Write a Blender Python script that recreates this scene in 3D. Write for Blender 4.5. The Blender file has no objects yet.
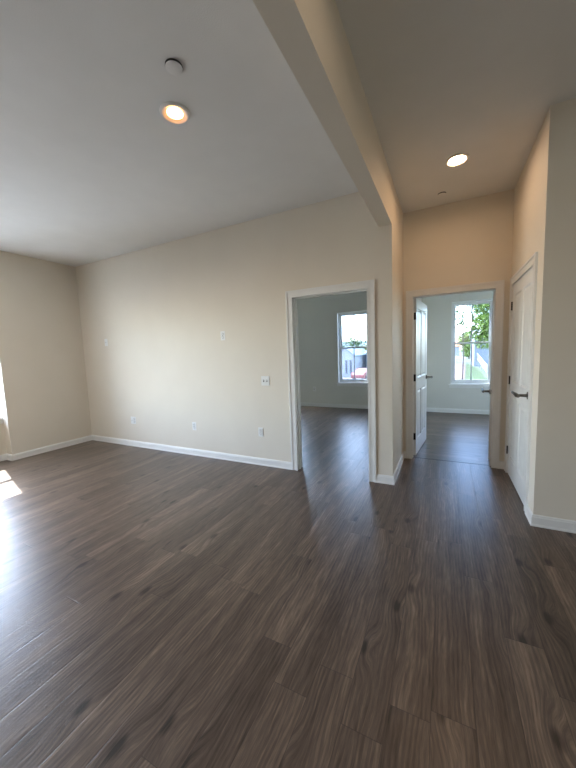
import bpy, bmesh, math, random
from mathutils import Vector, Matrix
random.seed(7)
S = bpy.context.scene
COL = S.collection
PI = math.pi

# ------------------------------------------------------------------ camera
cam = bpy.data.cameras.new('camera'); camo = bpy.data.objects.new('camera', cam); COL.objects.link(camo)
CR = Vector((0.89359763, 0.44739274, -0.03637317)); CU = Vector((-0.01136319, 0.10355417, 0.9945589)); CF = Vector((-0.44872502, 0.88832217, -0.09761957))
camo.matrix_world = Matrix(((CR.x, CU.x, -CF.x, 0), (CR.y, CU.y, -CF.y, 0), (CR.z, CU.z, -CF.z, 1.4003), (0, 0, 0, 1)))
cam.sensor_fit = 'VERTICAL'; cam.sensor_height = 36; cam.sensor_width = 27; cam.lens = 313.22/768*36
cam.clip_start = 0.02; cam.clip_end = 600
S.camera = camo

# ------------------------------------------------------------------ light and exposure
SKY = 11.5; SUN = 15.0; LAMP_L = 26.0; LAMP_H = 55.0
w = bpy.data.worlds.new('sky'); S.world = w; w.use_nodes = True
n = w.node_tree.nodes; l = w.node_tree.links
bg = n['Background']
sky = n.new('ShaderNodeTexSky'); sky.sky_type = 'NISHITA'; sky.sun_disc = False
sky.sun_elevation = math.radians(50); sky.sun_rotation = math.radians(-79)
tc = n.new('ShaderNodeTexCoord'); no = n.new('ShaderNodeTexNoise'); no.inputs['Scale'].default_value = 2.2; no.inputs['Detail'].default_value = 6
rp = n.new('ShaderNodeValToRGB'); rp.color_ramp.elements[0].position = .42; rp.color_ramp.elements[1].position = .68; rp.color_ramp.elements[1].color = (.8, .8, .8, 1)
sc = n.new('ShaderNodeMix'); sc.data_type = 'RGBA'; sc.blend_type = 'MULTIPLY'; sc.inputs[0].default_value = 1
sc.inputs[7].default_value = (.17, .17, .17, 1)
mx = n.new('ShaderNodeMix'); mx.data_type = 'RGBA'; mx.inputs[7].default_value = (.84, .93, 1.06, 1)
l.new(tc.outputs['Generated'], no.inputs['Vector']); l.new(no.outputs['Fac'], rp.inputs[0])
l.new(sky.outputs[0], sc.inputs[6]); l.new(sc.outputs[2], mx.inputs[6]); l.new(rp.outputs[0], mx.inputs[0]); l.new(mx.outputs[2], bg.inputs[0])
bg.inputs[1].default_value = SKY
sl = bpy.data.lights.new('sun', 'SUN'); sl.energy = SUN; sl.angle = math.radians(.53); sl.color = (1, .96, .9)
so = bpy.data.objects.new('sun', sl); COL.objects.link(so)
so.rotation_euler = Vector((1, -.245, -1.25)).to_track_quat('-Z', 'Y').to_euler()
S.view_settings.view_transform = 'Standard'; S.view_settings.look = 'None'
S.view_settings.gamma = 1; S.view_settings.use_curve_mapping = False
S.view_settings.exposure = 1.2

# ------------------------------------------------------------------ materials
def mat(name, col=(.8, .8, .8), rough=.5, metal=0, spec=.5):
    m = bpy.data.materials.new(name); m.use_nodes = True
    b = m.node_tree.nodes['Principled BSDF']
    b.inputs['Base Color'].default_value = (*col, 1); b.inputs['Roughness'].default_value = rough
    b.inputs['Metallic'].default_value = metal; b.inputs['Specular IOR Level'].default_value = spec
    return m
def noisy(name, c1, c2, scale, rough=.6, bump=0, bscale=None, dist=.002, metal=0, spec=.5, detail=4, stretch=None):
    m = mat(name, c1, rough, metal, spec); t = m.node_tree; b = t.nodes['Principled BSDF']
    tc = t.nodes.new('ShaderNodeTexCoord'); src = tc.outputs['Object']
    if stretch:
        mp = t.nodes.new('ShaderNodeMapping'); mp.inputs['Scale'].default_value = stretch; t.links.new(src, mp.inputs[0]); src = mp.outputs[0]
    nz = t.nodes.new('ShaderNodeTexNoise'); nz.inputs['Scale'].default_value = scale; nz.inputs['Detail'].default_value = detail
    r = t.nodes.new('ShaderNodeValToRGB'); r.color_ramp.elements[0].color = (*c1, 1); r.color_ramp.elements[1].color = (*c2, 1)
    r.color_ramp.elements[0].position = .35; r.color_ramp.elements[1].position = .65
    t.links.new(src, nz.inputs['Vector']); t.links.new(nz.outputs['Fac'], r.inputs[0]); t.links.new(r.outputs[0], b.inputs['Base Color'])
    if bump:
        n2 = t.nodes.new('ShaderNodeTexNoise'); n2.inputs['Scale'].default_value = bscale or scale; n2.inputs['Detail'].default_value = 3
        bp = t.nodes.new('ShaderNodeBump'); bp.inputs['Strength'].default_value = bump; bp.inputs['Distance'].default_value = dist
        t.links.new(src, n2.inputs['Vector']); t.links.new(n2.outputs['Fac'], bp.inputs['Height']); t.links.new(bp.outputs[0], b.inputs['Normal'])
    return m
M = {}
M['wall'] = noisy('beige_wall_paint', (.772, .715, .618), (.787, .73, .632), 3, .55, .12, 260, .001, spec=.3)
M['ceil'] = noisy('flat_ceiling_paint', (.81, .81, .79), (.83, .83, .81), 4, .9, .5, 170, .002, spec=.1)
M['trim'] = noisy('white_trim_paint', (.80, .80, .785), (.83, .83, .81), 6, .32, .05, 60, .001)
M['plate'] = noisy('white_plastic', (.84, .84, .82), (.86, .86, .84), 20, .3)
M['slot'] = mat('dark_slot', (.03, .03, .03), .6)
M['vinyl'] = noisy('white_vinyl', (.80, .81, .81), (.83, .84, .84), 8, .35)
M['muntin'] = noisy('backlit_grey_muntin', (.36, .37, .38), (.40, .41, .42), 8, .4)  # grey puts the backlit darkness of the bars into their colour
M['bronze'] = noisy('dark_hinge_metal', (.03, .027, .025), (.05, .045, .04), 40, .4, metal=.8)
M['nickel'] = noisy('satin_nickel', (.10, .09, .08), (.18, .165, .15), 40, .25, metal=1)
M['screw'] = mat('screw_metal', (.5, .5, .48), .35, 1)
M['rubber'] = mat('white_rubber', (.7, .7, .68), .6)

def glass(name, tint):
    m = bpy.data.materials.new(name); m.use_nodes = True; t = m.node_tree; t.nodes.clear()
    o = t.nodes.new('ShaderNodeOutputMaterial'); a = t.nodes.new('ShaderNodeBsdfTransparent'); g = t.nodes.new('ShaderNodeBsdfGlossy')
    g.inputs['Roughness'].default_value = .02; a.inputs[0].default_value = (*tint, 1)
    lw = t.nodes.new('ShaderNodeLayerWeight'); p_ = t.nodes.new('ShaderNodeMath'); p_.operation = 'POWER'; p_.inputs[1].default_value = 4
    f = t.nodes.new('ShaderNodeMath'); f.operation = 'MULTIPLY_ADD'; f.inputs[1].default_value = .45; f.inputs[2].default_value = .02; x = t.nodes.new('ShaderNodeMixShader')
    t.links.new(lw.outputs['Facing'], p_.inputs[0]); t.links.new(p_.outputs[0], f.inputs[0])
    t.links.new(f.outputs[0], x.inputs[0]); t.links.new(a.outputs[0], x.inputs[1]); t.links.new(g.outputs[0], x.inputs[2]); t.links.new(x.outputs[0], o.inputs[0])
    return m
M['glass'] = glass('window_glass', (.95, .975, .99)); M['glass_dim'] = glass('dimming_window_glass', (.575, .62, .675))  # second glass: tint added to dim the outdoors behind the two windows in view

def emit(name, col, st):
    m = bpy.data.materials.new(name); m.use_nodes = True; b = m.node_tree.nodes['Principled BSDF']
    b.inputs['Base Color'].default_value = (.8, .8, .8, 1); b.inputs['Emission Color'].default_value = (*col, 1); b.inputs['Emission Strength'].default_value = st
    return m
M['lampL'] = emit('lamp_lens_living', (1, .40, .11), LAMP_L)
M['fillH2'] = emit('fill_lens_entry', (1, .74, .50), 34)  # lens of the added unseen lamp that warms the beam side
M['fillB'] = emit('fill_lens_bright', (1, .96, .90), 480)  # lens of the added unseen lamps that brighten the left wall
M['lampH'] = emit('lamp_lens_hall', (1, .62, .34), LAMP_H)

M['wall_r'] = noisy('grey_white_wall', (.735, .73, .68), (.75, .745, .695), 3, .55, .12, 260, .001, spec=.3)  # more neutral wall tone for the rooms beyond the doorways
def planks(name, swap=False, W=.152, L=1.22, seed=0.0):
    """vinyl planks: running along y (or along x when swap)"""
    m = mat(name, (.06, .05, .04), .4); t = m.node_tree; N = t.nodes; b = N['Principled BSDF']
    def lk(a, c): t.links.new(a, c)
    def math_(op, a, c=None, d=None):
        x = N.new('ShaderNodeMath'); x.operation = op
        for i, v in enumerate((a, c, d)):
            if v is None: continue
            if isinstance(v, (int, float)): x.inputs[i].default_value = v
            else: lk(v, x.inputs[i])
        return x.outputs[0]
    def comb(a, c, d=0.0):
        x = N.new('ShaderNodeCombineXYZ')
        for i, v in enumerate((a, c, d)):
            if isinstance(v, (int, float)): x.inputs[i].default_value = v
            else: lk(v, x.inputs[i])
        return x.outputs[0]
    def noise(vec, scale, detail=4, rough=.55, dist=0.0):
        x = N.new('ShaderNodeTexNoise'); x.inputs['Scale'].default_value = scale; x.inputs['Detail'].default_value = detail
        x.inputs['Roughness'].default_value = rough; x.inputs['Distortion'].default_value = dist; lk(vec, x.inputs['Vector']); return x.outputs['Fac']
    def mr(v, a, c, d=0.0, e=1.0):
        x = N.new('ShaderNodeMapRange'); x.inputs[1].default_value = a; x.inputs[2].default_value = c; x.inputs[3].default_value = d; x.inputs[4].default_value = e
        x.interpolation_type = 'SMOOTHSTEP'; lk(v, x.inputs[0]); return x.outputs[0]
    tc = N.new('ShaderNodeTexCoord'); sp = N.new('ShaderNodeSeparateXYZ'); lk(tc.outputs['Object'], sp.inputs[0])
    u, v = (sp.outputs[1], sp.outputs[0]) if swap else (sp.outputs[0], sp.outputs[1])
    uu = math_('DIVIDE', math_('ADD', u, .035 + 20*W), W); iu = math_('FLOOR', uu); fu = math_('FRACT', uu)
    wn = N.new('ShaderNodeTexWhiteNoise'); wn.noise_dimensions = '1D'; lk(math_('ADD', iu, seed), wn.inputs['W'])
    vv = math_('ADD', math_('DIVIDE', v, L), math_('ADD', math_('MULTIPLY', wn.outputs['Value'], 7.3), 30)); jv = math_('FLOOR', vv); fv = math_('FRACT', vv)
    w2 = N.new('ShaderNodeTexWhiteNoise'); w2.noise_dimensions = '2D'; lk(comb(iu, jv), w2.inputs['Vector']); rnd = w2.outputs['Value']
    # knots bend the grain
    kv = comb(math_('ADD', math_('MULTIPLY', u, 2.6), math_('MULTIPLY', rnd, 9)), math_('ADD', math_('MULTIPLY', v, 1.25), math_('MULTIPLY', rnd, 5)), seed)
    vo = N.new('ShaderNodeTexVoronoi'); vo.voronoi_dimensions = '2D'; vo.inputs['Scale'].default_value = 1.0; lk(kv, vo.inputs['Vector'])
    kd = vo.outputs['Distance']
    knot = mr(kd, .015, .075, 1, 0); near = mr(kd, .02, .24, 1, 0)
    wob = noise(comb(math_('MULTIPLY', u, 5), math_('MULTIPLY', v, 1.3), math_('MULTIPLY', rnd, 30)), 1.0, 3)
    uw = math_('ADD', u, math_('ADD', math_('MULTIPLY', wob, .075), math_('MULTIPLY', near, .034)))
    broad = noise(comb(math_('MULTIPLY', uw, 17), math_('MULTIPLY', v, 1.1), math_('MULTIPLY', rnd, 40)), 1.0, 4, .6)
    streak = noise(comb(math_('MULTIPLY', uw, 75), math_('MULTIPLY', v, 7), math_('MULTIPLY', rnd, 17)), 1.0, 5, .65)
    fine = noise(comb(math_('MULTIPLY', uw, 420), math_('MULTIPLY', v, 14), rnd), 1.0, 2, .6)
    rings = N.new('ShaderNodeTexWave'); rings.wave_type = 'BANDS'; rings.bands_direction = 'X'; rings.inputs['Scale'].default_value = 11; rings.inputs['Distortion'].default_value = 7
    rings.inputs['Detail'].default_value = 2; rings.inputs['Detail Scale'].default_value = .6
    lk(comb(math_('MULTIPLY', uw, 1.5), math_('MULTIPLY', v, .12), math_('MULTIPLY', rnd, 13)), rings.inputs['Vector'])
    val = math_('ADD', math_('ADD', math_('MULTIPLY', broad, .47), math_('MULTIPLY', streak, .38)), math_('ADD', math_('MULTIPLY', fine, .27), math_('MULTIPLY', math_('SUBTRACT', rnd, .5), .09)))
    val = math_('ADD', val, math_('MULTIPLY', math_('SUBTRACT', rings.outputs['Fac'], .5), .07))
    val = math_('SUBTRACT', val, math_('MULTIPLY', math_('MULTIPLY', knot, math_('ADD', .35, streak)), .24))
    cr = N.new('ShaderNodeValToRGB'); e = cr.color_ramp.elements
    e[0].position = .34; e[0].color = (.020, .0135, .010, 1); e[1].position = .74; e[1].color = (.250, .180, .134, 1)
    a = e.new(.46); a.color = (.066, .046, .0345, 1); a = e.new(.60); a.color = (.128, .092, .069, 1)
    lk(val, cr.inputs[0])
    du = math_('MULTIPLY', math_('MINIMUM', fu, math_('SUBTRACT', 1, fu)), W); dv = math_('MULTIPLY', math_('MINIMUM', fv, math_('SUBTRACT', 1, fv)), L)
    dd = math_('MINIMUM', du, dv); seam = mr(dd, .0006, .0022, 1, 0); edge = mr(dd, .0005, .0045, 0, 1)
    mix = N.new('ShaderNodeMix'); mix.data_type = 'RGBA'; lk(math_('MULTIPLY', seam, .5), mix.inputs[0]); lk(cr.outputs[0], mix.inputs[6]); mix.inputs[7].default_value = (.010, .008, .007, 1)
    lk(mix.outputs[2], b.inputs['Base Color'])
    lk(math_('ADD', .25, math_('MULTIPLY', streak, .16)), b.inputs['Roughness'])
    b.inputs['Specular IOR Level'].default_value = .55
    h = math_('ADD', math_('MULTIPLY', edge, .55), math_('ADD', math_('MULTIPLY', streak, 1.1), math_('MULTIPLY', fine, .18)))
    bp = N.new('ShaderNodeBump'); bp.inputs['Strength'].default_value = .55; bp.inputs['Distance'].default_value = .0016
    lk(h, bp.inputs['Height']); lk(bp.outputs[0], b.inputs['Normal'])
    return m
M['planks'] = planks('dark_vinyl_planks')
M['planks_b'] = planks('dark_vinyl_planks_crosswise', swap=True, seed=3.0)

# ------------------------------------------------------------------ helpers
def tag(o, label=None, cat=None, group=None, kind=None):
    if label: o['label'] = label
    if cat: o['category'] = cat
    if group: o['group'] = group
    if kind: o['kind'] = kind
    return o
def obj(name, bm, m, parent=None, loc=(0, 0, 0), rot=(0, 0, 0), smooth=None, bevel=0, seg=2):
    if bevel:
        bmesh.ops.remove_doubles(bm, verts=bm.verts, dist=1e-6)
        ed = [e for e in bm.edges if len(e.link_faces) == 2 and e.calc_face_angle(0) > .6]
        bmesh.ops.bevel(bm, geom=ed, offset=bevel, segments=seg, affect='EDGES', clamp_overlap=True)
    me = bpy.data.meshes.new(name)
    bmesh.ops.recalc_face_normals(bm, faces=bm.faces)
    bm.to_mesh(me); bm.free()
    for k in (m if isinstance(m, (list, tuple)) else [m]): me.materials.append(k)
    if smooth:
        for p in me.polygons: p.use_smooth = True
        try: me.set_sharp_from_angle(angle=smooth)
        except Exception: pass
    o = bpy.data.objects.new(name, me); COL.objects.link(o)
    o.location = loc; o.rotation_euler = rot
    if parent: o.parent = parent
    return o
def empty(name, loc=(0, 0, 0), rz=0, parent=None):
    o = bpy.data.objects.new(name, None); COL.objects.link(o); o.location = loc; o.rotation_euler = (0, 0, rz); o.empty_display_size = .1
    if parent: o.parent = parent
    return o
def box(bm, x0, x1, y0, y1, z0, z1, mi=0):
    vs = [bm.verts.new(p) for p in ((x0, y0, z0), (x1, y0, z0), (x1, y1, z0), (x0, y1, z0), (x0, y0, z1), (x1, y0, z1), (x1, y1, z1), (x0, y1, z1))]
    fs = []
    for f in ((3, 2, 1, 0), (4, 5, 6, 7), (0, 1, 5, 4), (1, 2, 6, 5), (2, 3, 7, 6), (3, 0, 4, 7)):
        a = bm.faces.new([vs[i] for i in f]); a.material_index = mi; fs.append(a)
    return vs
def boxes(lst):
    bm = bmesh.new()
    for b in lst: box(bm, *b)
    return bm
def tube(bm, pts, rad, seg=10, mi=0, cap=True):
    """tube through points, rad a number or list"""
    pts = [Vector(p) for p in pts]; rads = rad if isinstance(rad, (list, tuple)) else [rad]*len(pts)
    rings = []; up = None
    for i, p in enumerate(pts):
        d = (pts[min(i+1, len(pts)-1)] - pts[max(i-1, 0)]).normalized()
        if up is None:
            up = Vector((0, 0, 1)) if abs(d.z) < .9 else Vector((1, 0, 0))
        a = d.cross(up).normalized(); up = a.cross(d).normalized()
        rings.append([bm.verts.new(p + (a*math.cos(2*PI*k/seg) + up*math.sin(2*PI*k/seg))*rads[i]) for k in range(seg)])
    for r0, r1 in zip(rings, rings[1:]):
        for k in range(seg):
            f = bm.faces.new((r0[k], r0[(k+1) % seg], r1[(k+1) % seg], r1[k])); f.material_index = mi
    if cap:
        f = bm.faces.new(rings[0][::-1]); f.material_index = mi; f = bm.faces.new(rings[-1]); f.material_index = mi
def lathe(bm, prof, seg=32, c=(0, 0, 0), axis='z', mi=0, cap0=False, cap1=False):
    rings = []
    for r, h in prof:
        ring = []
        for k in range(seg):
            a = 2*PI*k/seg; x, y = r*math.cos(a), r*math.sin(a)
            p = (x, y, h) if axis == 'z' else ((x, h, y) if axis == 'y' else (h, x, y))
            ring.append(bm.verts.new((p[0]+c[0], p[1]+c[1], p[2]+c[2])))
        rings.append(ring)
    for r0, r1 in zip(rings, rings[1:]):
        for k in range(seg):
            f = bm.faces.new((r0[k], r0[(k+1) % seg], r1[(k+1) % seg], r1[k])); f.material_index = mi
    if cap0: bm.faces.new(rings[0][::-1]).material_index = mi
    if cap1: bm.faces.new(rings[-1]).material_index = mi
def sweep(bm, path, prof, closed=False):
    """extrude profile (d to the left of travel, z) along an xy path with mitred corners"""
    P = [Vector((a, b)) for a, b in path]; n_ = len(P); rings = []
    for i, p in enumerate(P):
        d0 = (p - P[i-1]).normalized() if i > 0 else None; d1 = (P[i+1] - p).normalized() if i < n_-1 else None
        if d0 is None: d0 = d1
        if d1 is None: d1 = d0
        n0 = Vector((-d0.y, d0.x)); n1 = Vector((-d1.y, d1.x)); mm = (n0 + n1)
        mm = mm / (mm.length_squared/2) if mm.length > 1e-6 else n0
        rings.append([bm.verts.new((p.x + mm.x*d, p.y + mm.y*d, z)) for d, z in prof])
    k = len(prof)
    for r0, r1 in zip(rings, rings[1:]):
        for i in range(k):
            bm.faces.new((r0[i], r0[(i+1) % k], r1[(i+1) % k], r1[i]))
    bm.faces.new(rings[0][::-1]); bm.faces.new(rings[-1])
def struct(name, bm, m, **k):
    return tag(obj(name, bm, m, **k), kind='structure')

# ------------------------------------------------------------------ measurements
D = 3.284; XL = -5.582; XN = -5.73; YN = 2.13; H = 2.976; XC = -.477; HH = 3.022; D2 = 4.175; XR = .621; YR = 2.905
TH = .12; TOP = 3.16
YB = -4.4; XE = 3.2; YF = 7.5; XO = -5.95
BASE = .09; BH = 2.03
Z0, Z1 = .62, 2.34       # window sill and head

# floors and ceilings
struct('floor', boxes([(XO, XE+.2, YB-.2, 4.236, -.2, 0), (XO, XC-.06, 4.236, YF+.2, -.2, 0)]), M['planks'])
struct('floor', boxes([(XC-.06, XE+.2, 4.240, YF+.2, -.2, 0)]), M['planks_b'])
struct('trim_1', boxes([(-.385, .50, 4.231, 4.245, -.01, .0012)]), mat('threshold_seam', (.02, .017, .015), .5))
struct('ceiling', boxes([(XO, XC-.125, YB-.2, D+.001, H, TOP), (XO, XC-TH, D+.001, YF+.2, H, TOP)]), M['ceil'])
struct('ceiling', boxes([(XC, XE+.2, YB-.2, D2, HH, TOP), (XC, XE+.2, D2, YF+.2, HH, TOP)]), M['ceil'])
# beam
struct('trim_2', boxes([(XC-.125, XC, YB, D, 2.601, TOP)]), M['wall'])

def wall_x(y0, y1, x0, x1, top, holes, bot=0):
    """wall along x with rectangular holes (xa, xb, za, zb)"""
    bm = bmesh.new(); x = x0
    for (a, b, za, zb) in sorted(holes):
        if a > x: box(bm, x, a, y0, y1, bot, top)
        if za > bot: box(bm, a, b, y0, y1, bot, za)
        if zb < top: box(bm, a, b, y0, y1, zb, top)
        x = b
    if x < x1: box(bm, x, x1, y0, y1, bot, top)
    bmesh.ops.remove_doubles(bm, verts=bm.verts, dist=1e-5)
    return bm
def wall_y(x0, x1, y0, y1, top, holes, bot=0):
    bm = wall_x(x0, x1, y0, y1, top, holes, bot)
    for v in bm.verts: v.co.x, v.co.y = v.co.y, v.co.x
    return bm
J = .019   # jamb board
d1 = (-1.570, -.717); d2 = (-.371, .487); d3 = (3.147, 4.058); d4 = (4.40, 5.20)
WA = (-2.387, -1.617); WB = (.097, .867)
WL = [(1.42, 2.13), (.65, 1.36), (-.12, .59), (-.89, -.18)]
WK = []
WA_ADDED = (-4.9, -3.6); WB_ADDED = (1.5, 2.5); WE_ADDED = [(6.5, 7.1)]  # unseen windows added to bring more daylight into the far rooms
struct('wall_back', wall_x(D, D+TH, XL, XC-TH, H, [(d1[0]-J, d1[1]+J, 0, BH+J)]), M['wall'])
struct('wall_left', boxes([(XO, XL, YN, YF, 0, H)]), M['wall'])
struct('wall_left_bay', wall_y(XO, XN, YB, YN, H, [(a, b, Z0, Z1) for a, b in WL]), M['wall'])
struct('wall_rear', wall_x(YB-.2, YB, XO, XE, H, [(a, b, .06, Z1) for a, b in WK]), M['wall'])
struct('wall_right', wall_y(XE, XE+.2, YB-.2, YF, HH, [(a, b, Z0, Z1) for a, b in WE_ADDED]), M['wall'])
struct('wall_front_right', boxes([(XR, XE, YR, YR+TH, 0, HH)]), M['wall'])
struct('wall_hall_left', boxes([(XC-TH, XC, D, YF, 0, TOP)]), M['wall'])
struct('wall_hall_right', wall_y(XR, XR+TH, YR+TH, D2, HH, [(d3[0]-J, d3[1]+J, 0, BH+J)]), M['wall'])
struct('wall_hall_far', wall_x(D2, D2+.115, XC, XE, HH, [(d2[0]-J, d2[1]+J, 0, BH+J)]), M['wall'])
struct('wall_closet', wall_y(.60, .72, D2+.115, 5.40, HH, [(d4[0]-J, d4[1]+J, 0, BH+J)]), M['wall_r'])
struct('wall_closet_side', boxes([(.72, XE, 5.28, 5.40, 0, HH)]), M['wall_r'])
struct('wall_far_left', wall_x(YF, YF+.2, XO, XC-TH/2, HH-.046, [(WA[0], WA[1], Z0, Z1), (*WA_ADDED, Z0, Z1)]), M['wall_r'])
struct('wall_far_right', wall_x(YF, YF+.2, XC-TH/2, XE+.2, HH, [(WB[0], WB[1], Z0, Z1), (*WB_ADDED, Z0, Z1)]), M['wall_r'])

# baseboards
PROF = [(0, 0), (.017, 0), (.017, .010), (.0125, .017), (.0125, .070), (.009, .078), (.009, .083), (.004, BASE), (0, BASE)]
CW = .072
def bb(name, path):
    bm = bmesh.new(); sweep(bm, path, PROF); return struct('baseboard_'+name, bm, M['trim'])
# travel direction keeps the room on the left
bb('hall_left', [(d2[0]-CW, D2), (XC, D2), (XC, D), (d1[1]+CW, D)])
bb('left', [(d1[0]-CW, D), (XL, D), (XL, YN), (XN, YN), (XN, YB), (XE, YB), (XE, YR), (XR, YR), (XR, d3[0]-CW)])
bb('hall_right', [(XR, d3[1]+CW), (XR, D2), (d2[1]+CW, D2)])
bb('far_left', [(d1[1]+CW, D+TH), (XC-TH, D+TH), (XC-TH, YF), (XL, YF), (XL, D+TH), (d1[0]-CW, D+TH)])
bb('far_right', [(.60, d4[1]+CW), (.60, 5.40), (XE, 5.40), (XE, YF), (XC, YF), (XC, D2+.115), (d2[0]-CW, D2+.115)])

# ------------------------------------------------------------------ windows
def window(num, cx, cy, rz, W, Z0=Z0):
    """local x along the width, local y outward, z from the sill"""
    Hh = Z1 - Z0; r = tag(empty('window_%d' % num, (cx, cy, Z0), rz), kind='structure')
    h = W/2
    # reveal liner and frame
    bm = bmesh.new(); d = .10
    box(bm, -h, -h+.012, 0, .20, 0, Hh); box(bm, h-.012, h, 0, .20, 0, Hh); box(bm, -h+.012, h-.012, 0, .20, Hh-.012, Hh); box(bm, -h+.012, h-.012, .0, .20, 0, .012)
    obj('reveal', bm, M['trim'], r)
    bm = bmesh.new(); i = .012; f = .034
    box(bm, -h+i, -h+i+f, .085, .17, i, Hh-i); box(bm, h-i-f, h-i, .085, .17, i, Hh-i)
    box(bm, -h+i+f, h-i-f, .085, .17, Hh-i-f, Hh-i); box(bm, -h+i+f, h-i-f, .085, .17, i, i+f*.8)
    obj('frame', bm, M['vinyl'], r, bevel=.003)
    a = -h+i+f; b = h-i-f; zb = i+f*.8; zt = Hh-i-f; mid = zb+(zt-zb)*.5
    def sash(name, y0, y1, z0, z1, bot):
        m_ = .034; bm = bmesh.new()
        box(bm, a, a+m_, y0, y1, z0, z1); box(bm, b-m_, b, y0, y1, z0, z1)
        box(bm, a+m_, b-m_, y0, y1, z1-.032, z1); box(bm, a+m_, b-m_, y0, y1, z0, z0+bot)
        s = obj(name, bm, M['vinyl'], r, bevel=.003)
        g = boxes([(a+m_-.004, b-m_+.004, (y0+y1)/2-.002, (y0+y1)/2+.002, z0+bot-.004, z1-.028)]); obj('pane', g, M['glass_dim'] if num < 3 else M['glass'], s)
        c = (a+b)/2; obj('muntin', boxes([(c-.010, c+.010, (y0+y1)/2-.008, (y0+y1)/2+.008, z0+bot, z1-.032)]), M['muntin'], s)
        return s
    sash('upper_sash', .132, .160, mid-.016, zt, .032)
    lo = sash('lower_sash', .098, .128, zb, mid+.018, .045)
    bm = bmesh.new(); box(bm, -.03, .03, .085, .112, mid+.012, mid+.026); tube(bm, [(0, .092, mid+.026), (0, .088, mid+.034)], .011, 12)
    obj('sash_lock', bm, M['vinyl'], lo, bevel=.002)
    bm = bmesh.new(); box(bm, -h-.035, h+.035, -.032, 0, -.024, .0); obj('stool', bm, M['trim'], r, bevel=.006, seg=3)
    bm = bmesh.new(); box(bm, -h-.02, h+.02, -.013, 0, -.080, -.024); obj('apron', bm, M['trim'], r, bevel=.003)
    # daylight portal in the opening
    pl = bpy.data.lights.new('window_portal', 'AREA'); pl.shape = 'RECTANGLE'; pl.size = W; pl.size_y = Hh; pl.cycles.is_portal = True
    po = bpy.data.objects.new('window_portal', pl); COL.objects.link(po); po.parent = r; po.location = (0, .21, Hh/2); po.rotation_euler = (-PI/2, 0, 0)
    return r
window(1, (WA[0]+WA[1])/2, YF, 0, WA[1]-WA[0])
window(2, (WB[0]+WB[1])/2, YF, 0, WB[1]-WB[0])
k = 3
for a, b in WL: window(k, XN, (a+b)/2, PI/2, b-a); k += 1
for a, b in WK: window(k, (a+b)/2, YB, PI, b-a, .06); k += 1
for (a, b) in (WA_ADDED, WB_ADDED): window(k, (a+b)/2, YF, 0, b-a); k += 1  # added unseen windows in the far wall
for a, b in WE_ADDED: window(k, XE, (a+b)/2, -PI/2, b-a); k += 1  # added unseen window in the right wall

# ------------------------------------------------------------------ doors
def casing(r, W, y, s):
    """s=-1: front face at y, board grows to -y"""
    bm = bmesh.new()
    for o_, i_, t in ((CW, .052, .017), (.052, .016, .011), (.016, -.004, .014)):
        a, b = sorted((y, y+s*t))
        box(bm, -o_, -i_, a, b, 0, BH+i_); box(bm, W+i_, W+o_, a, b, 0, BH+i_); box(bm, -o_, W+o_, a, b, BH+i_, BH+o_)
    return obj('casing', bm, M['trim'], r)
def doorway(num, org, rz, W, th, stop_y, back=True):
    r = tag(empty('door_%d' % num, (*org, 0), rz), kind='structure')
    bm = bmesh.new()
    box(bm, -J, 0, 0, th, 0, BH+J); box(bm, W, W+J, 0, th, 0, BH+J); box(bm, 0, W, 0, th, BH, BH+J)
    s0, s1 = stop_y
    box(bm, 0, .011, s0, s1, 0, BH); box(bm, W-.011, W, s0, s1, 0, BH); box(bm, .011, W-.011, s0, s1, BH-.011, BH)
    obj('jamb', bm, M['trim'], r)
    casing(r, W, 0, -1)
    if back: casing(r, W, th, 1)
    return r
HZ = (.262, 1.028, 1.806)
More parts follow.
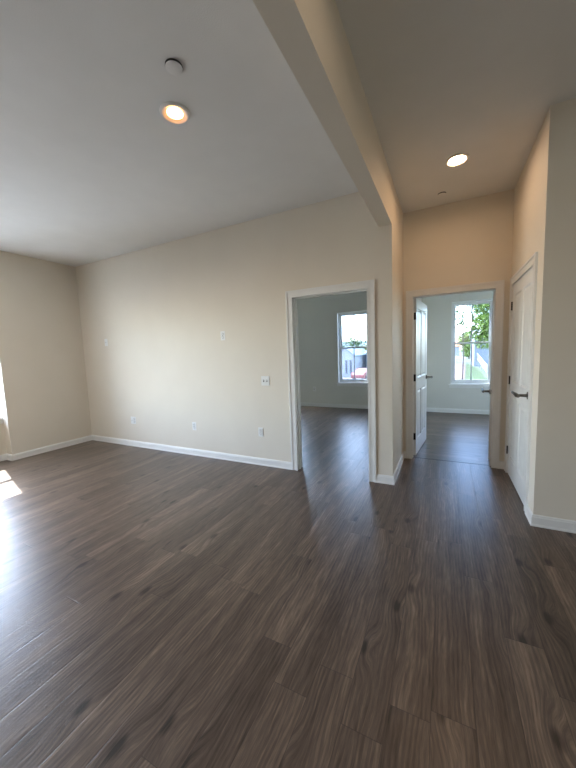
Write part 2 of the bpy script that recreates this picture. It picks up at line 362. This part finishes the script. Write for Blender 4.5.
def leaf(r, W, loc, rz, handle_z=.975, y0=-.035, sides=(-1, 1), lz=.012):
    """panelled slab, hinge edge at x=0, thickness y0..y0+.035; four moulded panels"""
    T = .035; Hl = BH-.006; bm = bmesh.new(); W = W-.0045
    z0 = lz; st = .112; top = .112; bot = .20; lock0, lock1 = .86, 1.02; cm = .095
    cols = [(st, W/2-cm/2), (W/2+cm/2, W-st)]; rows = [(z0+bot, lock0), (lock1, Hl-top)]
    a, b = y0, y0+T
    xs = [0, st, W/2-cm/2, W/2+cm/2, W-st, W]; zs = [z0, rows[0][0], rows[0][1], rows[1][0], rows[1][1], Hl]
    grid = {}
    for side, y in ((0, a), (1, b)):
        for i, x in enumerate(xs):
            for j, z in enumerate(zs): grid[(side, i, j)] = bm.verts.new((x, y, z))
    pan = []
    for side in (0, 1):
        for i in range(5):
            for j in range(5):
                f = bm.faces.new([grid[(side, i, j)], grid[(side, i+1, j)], grid[(side, i+1, j+1)], grid[(side, i, j+1)]])
                if i in (1, 3) and j in (1, 3): pan.append((f, side))
    for i in range(5):
        for j in (0, 5): bm.faces.new([grid[(0, i, j)], grid[(0, i+1, j)], grid[(1, i+1, j)], grid[(1, i, j)]])
        for ii in (0, 5): bm.faces.new([grid[(0, ii, i)], grid[(0, ii, i+1)], grid[(1, ii, i+1)], grid[(1, ii, i)]])
    for f, side in pan:
        s = 1 if side == 0 else -1
        f.normal_update()
        for th_, dp in ((.012, .010), (.008, 0), (.024, -.008)):
            bmesh.ops.inset_region(bm, faces=[f], thickness=th_, use_even_offset=True)
            for v in f.verts: v.co.y += s*dp
    o = obj('leaf', bm, M['trim'], r, loc=loc, rot=(0, 0, rz))
    hx = W-.062
    for sd in sides:
        yy = a if sd < 0 else b; bm = bmesh.new()
        lathe(bm, [(.033, 0), (.033, sd*.004), (.029, sd*.009), (.013, sd*.011)], 28, (hx, yy, handle_z), 'y', cap0=True, cap1=True)
        tube(bm, [(hx, yy+sd*.008, handle_z), (hx, yy+sd*.078, handle_z)], [.014, .011], 14)
        pts = [(hx+.016, yy+sd*.072, handle_z-.004), (hx-.01, yy+sd*.078, handle_z), (hx-.05, yy+sd*.086, handle_z+.008), (hx-.09, yy+sd*.092, handle_z+.012), (hx-.128, yy+sd*.092, handle_z+.014)]
        tube(bm, pts, [.014, .017, .013, .011, .009], 12)
        obj('lever_handle', bm, M['nickel'], o, smooth=.7)
    bm = boxes([(W-.0015, W+.0015, a+.005, b-.005, handle_z-.028, handle_z+.028), (W, W+.008, a+.012, b-.012, handle_z-.008, handle_z+.008)])
    obj('latch_plate', bm, M['nickel'], o)
    if y0 < 0:
        for z in HZ:
            obj('hinge_plate', boxes([(-.0022, 0, y0+.003, y0+.035, z-.0445, z+.0445)]), M['bronze'], o)
    return o
def hinge(r, x, y, z, sx, sy):
    """knuckle at x, y; plate lies on the jamb face running to sy*.032"""
    bm = bmesh.new()
    for q in range(5):
        z_ = z-.0445+q*.0178+.0006; lathe(bm, [(.0078, z_), (.0078, z_+.0168)], 12, (x+sx*.003, y+sy*-.006, 0), 'z', cap0=True, cap1=True)
    a, b = sorted((y, y+sy*.032)); c, d_ = sorted((x, x+sx*.0022)); box(bm, c, d_, a, b, z-.0445, z+.0445)
    for zz in (-.03, 0, .03): lathe(bm, [(.004, x+sx*.0022), (.003, x+sx*.0032)], 10, (0, y+sy*.018, z+zz), 'x', cap1=True)
    return obj('hinge', bm, M['bronze'], r)
W1 = d1[1]-d1[0]; W2 = d2[1]-d2[0]; W3 = d3[1]-d3[0]; W4 = d4[1]-d4[0]
r = doorway(1, (d1[0], D), 0, W1, TH, (.05, .083))
leaf(r, W1, (W1+.004, TH+.006, 0), math.radians(88), y0=-.037)
for z in HZ: hinge(r, W1, TH, z, -1, -1)
r = doorway(2, (d2[0], D2), 0, W2, .115, (.045, .078))
leaf(r, W2, (.0, .121, 0), math.radians(84.5), y0=-.037)
for z in HZ: hinge(r, 0, .115, z, 1, -1)
r = doorway(3, (XR, d3[1]), -PI/2, W3, TH, (.038, .07))
leaf(r, W3, (.002, 0, 0), 0, y0=0.0)
for z in HZ: hinge(r, 0, 0, z, 1, 1)
r = doorway(4, (.60, d4[1]), -PI/2, W4, TH, (.038, .07), back=False)
leaf(r, W4, (.003, -.002, 0), math.radians(-8.5), y0=0.0, handle_z=.85)
for z in HZ: hinge(r, 0, 0, z, 1, 1)
obj('strike_plate', boxes([(W3+.006, W3+.03, -.0135, -.0115, 1.02, 1.032)]), M['screw'], bpy.data.objects['door_3'])

# ------------------------------------------------------------------ wall plates
def plate_mesh(w_, h_):
    bm = bmesh.new(); box(bm, -w_/2, w_/2, -.006, 0, -h_/2, h_/2); return bm
def duplex(r, x0):
    for s in (-1, 1):
        bm = bmesh.new(); zc = s*.0195
        prof = []
        for k in range(20):
            a = 2*PI*k/20; prof.append((x0+max(-.0155, min(.0155, .0175*math.cos(a))), zc+.0145*math.sin(a)))
        f0 = [bm.verts.new((p[0], -.0055, p[1])) for p in prof]; f1 = [bm.verts.new((p[0], -.0085, p[1])) for p in prof]
        bm.faces.new(f1); 
        for k in range(20): bm.faces.new((f0[k], f0[(k+1) % 20], f1[(k+1) % 20], f1[k]))
        bm2 = bmesh.new(); q_ = [bm2.verts.new((x0+(p[0]-x0)*1.16, -.0062, zc+(p[1]-zc)*1.16)) for p in prof]; bm2.faces.new(q_)
        obj('receptacle_gap', bm2, M['slot'], r)
        rec = obj('receptacle', bm, M['plate'], r)
        bm = boxes([(x0-.0080, x0-.0050, -.0089, -.0084, zc-.001, zc+.008), (x0+.0050, x0+.0080, -.0089, -.0084, zc, zc+.007), (x0-.002, x0+.002, -.0089, -.0084, zc-.0095, zc-.0055)])
        obj('slot', bm, M['slot'], rec)
    bm = bmesh.new(); lathe(bm, [(.003, -.006), (.0025, -.0072)], 12, (x0, 0, 0), 'y', cap1=True); obj('screw', bm, M['screw'], r)
def plate(name, x, z, label, cat, kind, group=None, y=D, rz=0):
    r = tag(empty(name, (x, y, z), rz), label, cat, group)
    two = kind in ('switch2', 'combo')
    obj('cover_plate', plate_mesh(.116 if two else .072, .116), M['plate'], r, bevel=.0025)
    if kind == 'duplex': duplex(r, 0)
    if kind == 'combo':
        duplex(r, .023)
        bm = bmesh.new(); lathe(bm, [(.007, -.006), (.007, -.008), (.0045, -.008), (.0045, -.015)], 12, (-.023, 0, 0), 'y', cap1=True); obj('coaxial_jack', bm, M['screw'], r)
    if kind == 'coax':
        bm = bmesh.new(); lathe(bm, [(.007, -.006), (.007, -.008), (.0045, -.008), (.0045, -.015)], 12, (0, 0, 0), 'y', cap1=True); obj('coaxial_jack', bm, M['screw'], r)
    if kind == 'switch2':
        for s in (-1, 1):
            obj('toggle_surround', boxes([(s*.023-.0065, s*.023+.0065, -.0072, -.006, -.0135, .0135)]), M['slot'], r)
            bm = bmesh.new(); box(bm, s*.023-.0035, s*.023+.0035, -.017, -.007, .001, .009); obj('toggle', bm, M['plate'], r, bevel=.001)
    return r
plate('wall_outlet', -2.064, .428, 'white duplex wall outlet low on the wall, nearest the left doorway', 'outlet', 'duplex', 'low outlets on the long wall')
plate('wall_outlet', -3.165, .422, 'white duplex wall outlet low in the middle of the long beige wall', 'outlet', 'duplex', 'low outlets on the long wall')
plate('wall_outlet', -4.448, .425, 'wide two-gang white outlet plate low on the wall near the far corner', 'outlet', 'combo', 'low outlets on the long wall')
plate('wall_outlet', -2.574, 1.655, 'white duplex outlet set high, at eye level, above the other outlets', 'outlet', 'duplex')
plate('cable_plate', -4.951, 1.683, 'small white cable plate at eye level near the far left corner', 'wall plate', 'coax')
plate('light_switch', -1.965, 1.075, 'white double light switch beside the casing of the left doorway', 'light switch', 'switch2')
plate('wall_outlet', -3.025, .455, 'white duplex outlet in the grey-lit room seen through the left doorway', 'outlet', 'duplex', y=YF)

# ------------------------------------------------------------------ ceiling fittings
def downlight(x, y, z, lens, label, lr=.05):
    r = tag(empty('recessed_light', (x, y, z)), label, 'ceiling light')
    bm = bmesh.new(); lathe(bm, [(.094, 0), (.094, -.004), (.089, -.011), (.080, -.013), (.076, -.012)], 48); obj('trim_ring', bm, M['trim'], r, smooth=.6)
    bm = bmesh.new(); lathe(bm, [(.076, -.012), (lr+.004, -.003), (lr, -.002)], 48); obj('baffle', bm, M['trim'], r, smooth=1)
    bm = bmesh.new(); lathe(bm, [(lr, -.0022), (lr*.6, -.0035), (.001, -.004)], 48, cap1=True); obj('lens', bm, lens, r, smooth=1)
    return r
downlight(-1.586, 1.658, H, M['lampL'], 'round recessed light glowing warm orange in the living area ceiling')
downlight(.069, 3.278, HH, M['lampH'], 'round recessed light glowing bright warm white in the hallway ceiling', .062)
def cover(x, y, z, rad, label):
    r = tag(empty('sprinkler_cover', (x, y, z)), label, 'sprinkler')
    bm = bmesh.new(); lathe(bm, [(rad, 0), (rad, -.010)], 40, cap1=True); obj('shadow_rim', bm, M['slot'], r)  # near-black rim stands in for the shadow gap above the disc
    bm = bmesh.new(); lathe(bm, [(rad*.985, -.0101), (rad*.985, -.0112), (rad*.94, -.012)], 40, cap0=True, cap1=True); obj('cover_disc', bm, M['ceil'], r, smooth=.5)
downlight(-3.0, -.7, H, M['fillB'], 'added unseen fill light in the living area ceiling behind the viewer')  # added out of view to brighten the living area
downlight(-4.3, .45, H, M['fillB'], 'added unseen fill light in the living area ceiling nearest the left windows')  # added out of view to lift the left wall
downlight(.07, 1.15, HH, M['fillH2'], 'added unseen warm fill light in the ceiling beside the beam, nearest the camera')  # added out of view to light the beam's hall side
cover(-1.338, 1.414, H, .046, 'flat white sprinkler disc beside the orange ceiling light over the living area')
cover(-.054, 3.881, HH, .040, 'small white sprinkler disc in the hallway ceiling near the far doorway')

# ------------------------------------------------------------------ outside
G = -2.4
M['lawn'] = noisy('lawn_grass', (.026, .044, .004), (.042, .064, .006), .8, .9, .5, 20, .05)
M['asphalt'] = noisy('asphalt', (.07, .065, .075), (.095, .088, .10), 1.5, .9)
M['concrete'] = noisy('pale_concrete', (.12, .11, .095), (.15, .135, .12), 1.2, .85)
M['bark'] = noisy('bark', (.06, .045, .035), (.11, .085, .065), 9, .9, .6, 30, .02)
M['dirt'] = noisy('dry_ground', (.09, .075, .045), (.06, .085, .03), .15, .95)
def leafm(name, a, b):
    m = noisy(name, a, b, 1.3, .6, stretch=(1, 1, 1)); m.node_tree.nodes['Principled BSDF'].inputs['Subsurface Weight'].default_value = 0
    return m
M['leafA'] = leafm('green_leaves', (.07, .13, .015), (.15, .21, .03))
M['leafB'] = leafm('olive_leaves', (.12, .15, .03), (.2, .22, .05))
M['leafC'] = leafm('dark_leaves', (.03, .07, .02), (.07, .12, .035))
def siding(name, c, pitch=.16):
    m = mat(name, c, .6); t = m.node_tree; b = t.nodes['Principled BSDF']; tc = t.nodes.new('ShaderNodeTexCoord'); wv = t.nodes.new('ShaderNodeTexWave')
    wv.wave_type = 'BANDS'; wv.bands_direction = 'Z'; wv.wave_profile = 'SAW'; wv.inputs['Scale'].default_value = 1/pitch/3.1416*1.57
    bp = t.nodes.new('ShaderNodeBump'); bp.inputs['Strength'].default_value = .8; bp.inputs['Distance'].default_value = .02
    t.links.new(tc.outputs['Object'], wv.inputs['Vector']); t.links.new(wv.outputs['Fac'], bp.inputs['Height']); t.links.new(bp.outputs[0], b.inputs['Normal'])
    return m
M['sidingW'] = siding('white_siding', (.26, .26, .27)); M['sidingB'] = siding('blue_grey_siding', (.10, .15, .21)); M['sidingP'] = siding('pale_blue_siding', (.21, .23, .27))
def brick(name, c1, c2, mort, sc):
    m = mat(name, c1, .85); t = m.node_tree; b = t.nodes['Principled BSDF']; tc = t.nodes.new('ShaderNodeTexCoord'); br = t.nodes.new('ShaderNodeTexBrick')
    br.inputs['Color1'].default_value = (*c1, 1); br.inputs['Color2'].default_value = (*c2, 1); br.inputs['Mortar'].default_value = (*mort, 1); br.inputs['Scale'].default_value = sc
    t.links.new(tc.outputs['Object'], br.inputs['Vector']); t.links.new(br.outputs[0], b.inputs['Base Color']); return m
M['paver'] = brick('pink_brick_paving', (.105, .055, .045), (.13, .072, .06), (.10, .085, .08), 2.2)
M['roofG'] = noisy('grey_shingles', (.14, .17, .19), (.20, .23, .25), 3, .8, .5, 12, .03)
M['roofT'] = noisy('terracotta_roof', (.35, .14, .06), (.42, .18, .08), 3, .8)
M['winD'] = mat('dark_window_glass', (.05, .06, .08), .15)
M['fenceW'] = noisy('white_painted_wood', (.25, .25, .25), (.30, .29, .28), 2, .6)
M['carR'] = mat('faded_red_car_paint', (.26, .09, .08), .25, 0, .6); M['tyre'] = mat('tyre_rubber', (.02, .02, .02), .8)
M['carG'] = M['winD']

struct('ground', boxes([(-260, 260, 8.5, 420, G-.3, G)]), M['dirt'])
def patch(name, pts, z, m, label, cat, th=.04):
    bm = bmesh.new(); a = [bm.verts.new((x, y, z)) for x, y in pts]; b = [bm.verts.new((x, y, z+th)) for x, y in pts]; k = len(pts)
    bm.faces.new(a[::-1]); bm.faces.new(b)
    for i in range(k): bm.faces.new((a[i], a[(i+1) % k], b[(i+1) % k], b[i]))
    return tag(obj(name, bm, m), label, cat)
patch('lawn', [(1.9, 30), (4.1, 30), (4.3, 44), (4.7, 60), (4.6, 69), (4.6, 83.5), (4.2, 83.5), (3.2, 62), (2.1, 41)], G, M['lawn'], 'bright green strip of lawn below the right window', 'lawn')
patch('brick_patio', [(-1.5, 31), (1.8, 31), (2.0, 41), (3.1, 62), (3.9, 80), (1.2, 80), (.2, 60)], G, M['paver'], 'pinkish brick paved yard left of the green lawn', 'patio')
patch('road', [(-60, 84), (60, 88), (60, 108), (-60, 104)], G, M['asphalt'], 'grey street crossing beyond the lawn and brick yard', 'road')
def curve_road():
    c = [(3.2, 108), (4.6, 130), (5.2, 165), (3.6, 215), (-2, 290)]; wd = [2.2, 2.4, 3.4, 5, 7]
    L_ = [(x-w_, y) for (x, y), w_ in zip(c, wd)]; R_ = [(x+w_, y) for (x, y), w_ in zip(c, wd)]
    return R_ + L_[::-1]
patch('footpath', curve_road(), G, M['concrete'], 'pale curved path leading away among the trees beyond the street', 'path')
patch('street', [(-40, 30), (-6, 30), (-6, 44.5), (-40, 44.5)], G, M['asphalt'], 'grey parking street below the left window', 'street')

def house(name, x0, x1, y0, y1, eave, rise, wm, rm, label, ridge='y', wins=(), over=.35, door=None):
    r = tag(empty(name, ((x0+x1)/2, (y0+y1)/2, G)), label, 'building'); cx, cy = (x0+x1)/2, (y0+y1)/2
    hx, hy = (x1-x0)/2, (y1-y0)/2; E_ = eave-G
    bm = bmesh.new(); box(bm, -hx, hx, -hy, hy, 0, E_)
    if ridge == 'y':
        for s in (-hy, hy-.1):
            v = [bm.verts.new(p) for p in ((-hx, s, E_), (hx, s, E_), (0, s, E_+rise), (-hx, s+.1, E_), (hx, s+.1, E_), (0, s+.1, E_+rise))]
            for f in ((0, 1, 2), (5, 4, 3), (0, 3, 4, 1), (1, 4, 5, 2), (2, 5, 3, 0)): bm.faces.new([v[i] for i in f])
    else:
        for s in (-hx, hx-.1):
            v = [bm.verts.new(p) for p in ((s, -hy, E_), (s, hy, E_), (s, 0, E_+rise), (s+.1, -hy, E_), (s+.1, hy, E_), (s+.1, 0, E_+rise))]
            for f in ((0, 1, 2), (5, 4, 3), (0, 3, 4, 1), (1, 4, 5, 2), (2, 5, 3, 0)): bm.faces.new([v[i] for i in f])
    obj('walls', bm, wm, r)
    bm = bmesh.new(); t = .16
    if ridge == 'y':
        k = rise/hx
        for s in (-1, 1):
            pts = [(0, E_+rise+.02), (s*(hx+over), E_-over*k+.02), (s*(hx+over), E_-over*k+t), (0, E_+rise+t+.02)]
            a = [bm.verts.new((p[0], -hy-over, p[1])) for p in pts]; b = [bm.verts.new((p[0], hy+over, p[1])) for p in pts]
            bm.faces.new(a); bm.faces.new(b[::-1])
            for i in range(4): bm.faces.new((a[i], a[(i+1) % 4], b[(i+1) % 4], b[i]))
    else:
        k = rise/hy
        for s in (-1, 1):
            pts = [(0, E_+rise+.02), (s*(hy+over), E_-over*k+.02), (s*(hy+over), E_-over*k+t), (0, E_+rise+t+.02)]
            a = [bm.verts.new((-hx-over, p[0], p[1])) for p in pts]; b = [bm.verts.new((hx+over, p[0], p[1])) for p in pts]
            bm.faces.new(a); bm.faces.new(b[::-1])
            for i in range(4): bm.faces.new((a[i], a[(i+1) % 4], b[(i+1) % 4], b[i]))
    obj('roof', bm, rm, r)
    for (wx, wz, ww, wh) in wins:
        X = wx-cx; Z = wz-G; bm = boxes([(X-ww/2-.1, X+ww/2+.1, -hy-.06, -hy, Z-wh/2-.1, Z-wh/2), (X-ww/2-.1, X+ww/2+.1, -hy-.06, -hy, Z+wh/2, Z+wh/2+.1), (X-ww/2-.1, X-ww/2, -hy-.06, -hy, Z-wh/2, Z+wh/2), (X+ww/2, X+ww/2+.1, -hy-.06, -hy, Z-wh/2, Z+wh/2)])
        f = obj('window', bm, M['fenceW'], r); obj('pane', boxes([(X-ww/2, X+ww/2, -hy-.03, -hy, Z-wh/2, Z+wh/2)]), M['winD'], f)
    return r
house('house', 4.9, 12.5, 70, 80, 3.15, 1.5, M['sidingP'], M['sidingW'], 'white clapboard house with low pale roof behind the slanting railing', ridge='x', wins=[(5.5, 1.6, .45, 1.3), (7.6, 1.6, .9, 1.3), (5.5, -.9, .45, 1.1)])
house('gabled_house', -14.6, -11.9, 45, 55, .75, 1.1, M['sidingW'], M['roofG'], 'white gabled building with two tall narrow windows, seen in left window', ridge='y', wins=[(-13.0, -.9, .32, 2.0), (-12.35, -.9, .32, 2.0)], over=.2)
house('blue_building', -11.2, -6.5, 50, 60, .9, 1.2, M['sidingB'], M['roofG'], 'blue-grey building with grey roof to the right of the white gabled one', ridge='x', wins=[(-8.5, -.3, .9, 1.2)])
house('distant_house', -44, -19, 112, 126, 1.6, 3.2, M['sidingP'], M['roofG'], 'distant pale house with a long grey roof behind the white gabled building', ridge='x')
house('orange_roof_house', .2, 5.2, 150, 160, 1.6, 2.0, M['sidingW'], M['roofT'], 'tiny far house with an orange tiled roof among the trees', ridge='x')

def tree(x, y, h, cr, lm, label, nl=2600, leaf_s=.32, trunk=.16, crown=.62, seed=0, group='trees beyond the windows', cat='tree'):
    R_ = random.Random(seed); r = tag(empty('tree', (x, y, G)), label, cat, group); bm = bmesh.new()
    zc = h*(1-crown/2)
    tube(bm, [(0, 0, -.1), (.05*h*.2, 0, h*.35), (0, .02*h, h*.65), (.03*h*.3, 0, h*.88)], [trunk, trunk*.8, trunk*.5, trunk*.15], 8)
    for k in range(9):
        a = R_.uniform(0, 2*PI); z = h*R_.uniform(.35, .7); L_ = cr*R_.uniform(.6, .95)
        tube(bm, [(0, 0, z), (L_*.5*math.cos(a), L_*.5*math.sin(a), z+L_*.4), (L_*math.cos(a), L_*math.sin(a), z+L_*.65)], [trunk*.4, trunk*.22, trunk*.06], 6)
    obj('trunk', bm, M['bark'], r, smooth=.8)
    bm = bmesh.new(); blobs = []
    for k in range(26):
        a = R_.uniform(0, 2*PI); e = R_.uniform(-1, 1); q = R_.uniform(.35, .85)
        blobs.append((Vector((math.cos(a)*math.sqrt(1-e*e)*cr*q, math.sin(a)*math.sqrt(1-e*e)*cr*q, zc+e*h*crown/2*q)), cr*R_.uniform(.22, .42)))
    for k in range(nl):
        c, br = blobs[k % len(blobs)]; d_ = Vector((R_.gauss(0, 1), R_.gauss(0, 1), R_.gauss(0, 1))).normalized()
        p = c + d_*br*R_.uniform(.55, 1.05); n1 = Vector((R_.gauss(0, 1), R_.gauss(0, 1), R_.gauss(0, 1))).normalized(); n2 = n1.orthogonal().normalized(); n3 = n1.cross(n2)
        s = leaf_s*R_.uniform(.6, 1.2)
        bm.faces.new([bm.verts.new(p+n2*s*.9), bm.verts.new(p+n3*s*.45), bm.verts.new(p-n2*s*.9), bm.verts.new(p-n3*s*.45)])
    obj('foliage', bm, lm, r)
    return r
tree(7.2, 62, 13.2, 4.4, M['leafA'], 'large bright green tree rising behind the white clapboard house', 5200, .34, .28, .75, 1)
tree(1.2, 29, 8.3, 1.55, M['leafC'], 'thinly leafed branch tree at the upper left of the right window', 380, .15, .055, .40, 2)
tree(7.4, 121, 8.5, 3.6, M['leafB'], 'yellow-green tree beyond the street right of the curved path', 2200, .5, .25, .8, 3)
tree(-.5, 122, 8.0, 3.6, M['leafB'], 'olive tree beyond the street left of the curved path', 2200, .5, .25, .8, 4)
tree(6.4, 112, 5.0, 2.2, M['leafA'], 'low green bushy tree just across the grey street', 1500, .3, .15, .9, 5)
tree(9.5, 150, 11, 5, M['leafC'], 'dark tree far behind the white clapboard house roof', 2200, .7, .3, .8, 6)
tree(-18.5, 72, 8.6, 3.0, M['leafC'], 'bare-looking dark tree behind the white gabled building', 1300, .22, .18, .6, 7)
tree(-15.6, 70, 5.4, 1.7, M['leafB'], 'yellowish small tree behind the gable of the white building', 900, .3, .15, .7, 8)
tree(-13.0, 78, 8.4, 2.6, M['leafC'], 'sparse tree behind the blue-grey building roof', 1300, .22, .18, .6, 9)
tree(-24, 76, 7.5, 2.6, M['leafC'], 'sparse tree at the far left edge of the left window', 1300, .22, .18, .6, 10)

# stair railing descending beside the lawn
r = tag(empty('stair_railing', (5.0, 50, G)), 'white slanting railing of close pickets right of the lawn', 'railing')
p0 = Vector((.10, 0, .12)); p1 = Vector((.30, 18, 1.45))
bm = bmesh.new(); tube(bm, [p0+Vector((0, 0, 1.0)), p1+Vector((0, 0, 1.0))], .06, 6); obj('top_rail', bm, M['fenceW'], r)
bm = bmesh.new(); tube(bm, [p0, p1], .06, 6); obj('bottom_rail', bm, M['fenceW'], r)
for k in range(40):
    q = p0.lerp(p1, k/39); bm = bmesh.new(); tube(bm, [q, q+Vector((0, 0, 1.0))], .035, 5); obj('picket', bm, M['fenceW'], r)
for k in range(5):
    q = p0.lerp(p1, k/4); bm = boxes([(q.x-.07, q.x+.07, q.y-.07, q.y+.07, 0, q.z+1.1)]); obj('post', bm, M['fenceW'], r)

# car below the left window
r = tag(empty('parked_car', (-9.5, 41, G+.04), math.radians(80)), 'faded red parked car in front of the blue-grey building', 'car')
bm = bmesh.new()
side = [(-2.1, .35), (-2.15, .75), (-1.95, .98), (-1.3, 1.02), (-.85, 1.42), (.55, 1.46), (1.15, 1.0), (1.95, .88), (2.15, .62), (2.12, .32)]
for s in (0,):
    a = [bm.verts.new((x, -.86 if z < 1.1 else -.66, z)) for x, z in side]; b = [bm.verts.new((x, .86 if z < 1.1 else .66, z)) for x, z in side]; k = len(side)
    bm.faces.new(a); bm.faces.new(b[::-1])
    for i in range(k): bm.faces.new((a[i], a[(i+1) % k], b[(i+1) % k], b[i]))
obj('body', bm, M['carR'], r, bevel=.05)
for s in (-1, 1):
    bm = bmesh.new(); y = s*.80
    vs = [bm.verts.new(p) for p in ((-1.15, s*.85, 1.02), (1.0, s*.85, 1.02), (.52, s*.70, 1.38), (-.8, s*.70, 1.36))]; vs2 = [bm.verts.new((v.co.x, v.co.y-s*.02, v.co.z)) for v in vs]
    bm.faces.new(vs); bm.faces.new(vs2[::-1])
    for i in range(4): bm.faces.new((vs[i], vs[(i+1) % 4], vs2[(i+1) % 4], vs2[i]))
    obj('side_window', bm, M['winD'], r)
    for x in (-1.35, 1.35):
        bm = bmesh.new(); lathe(bm, [(.18, y-s*.12), (.32, y-s*.12), (.32, y+s*.08), (.18, y+s*.09)], 20, (x, 0, .32), 'y', cap0=True, cap1=True); obj('wheel', bm, M['tyre'], r)
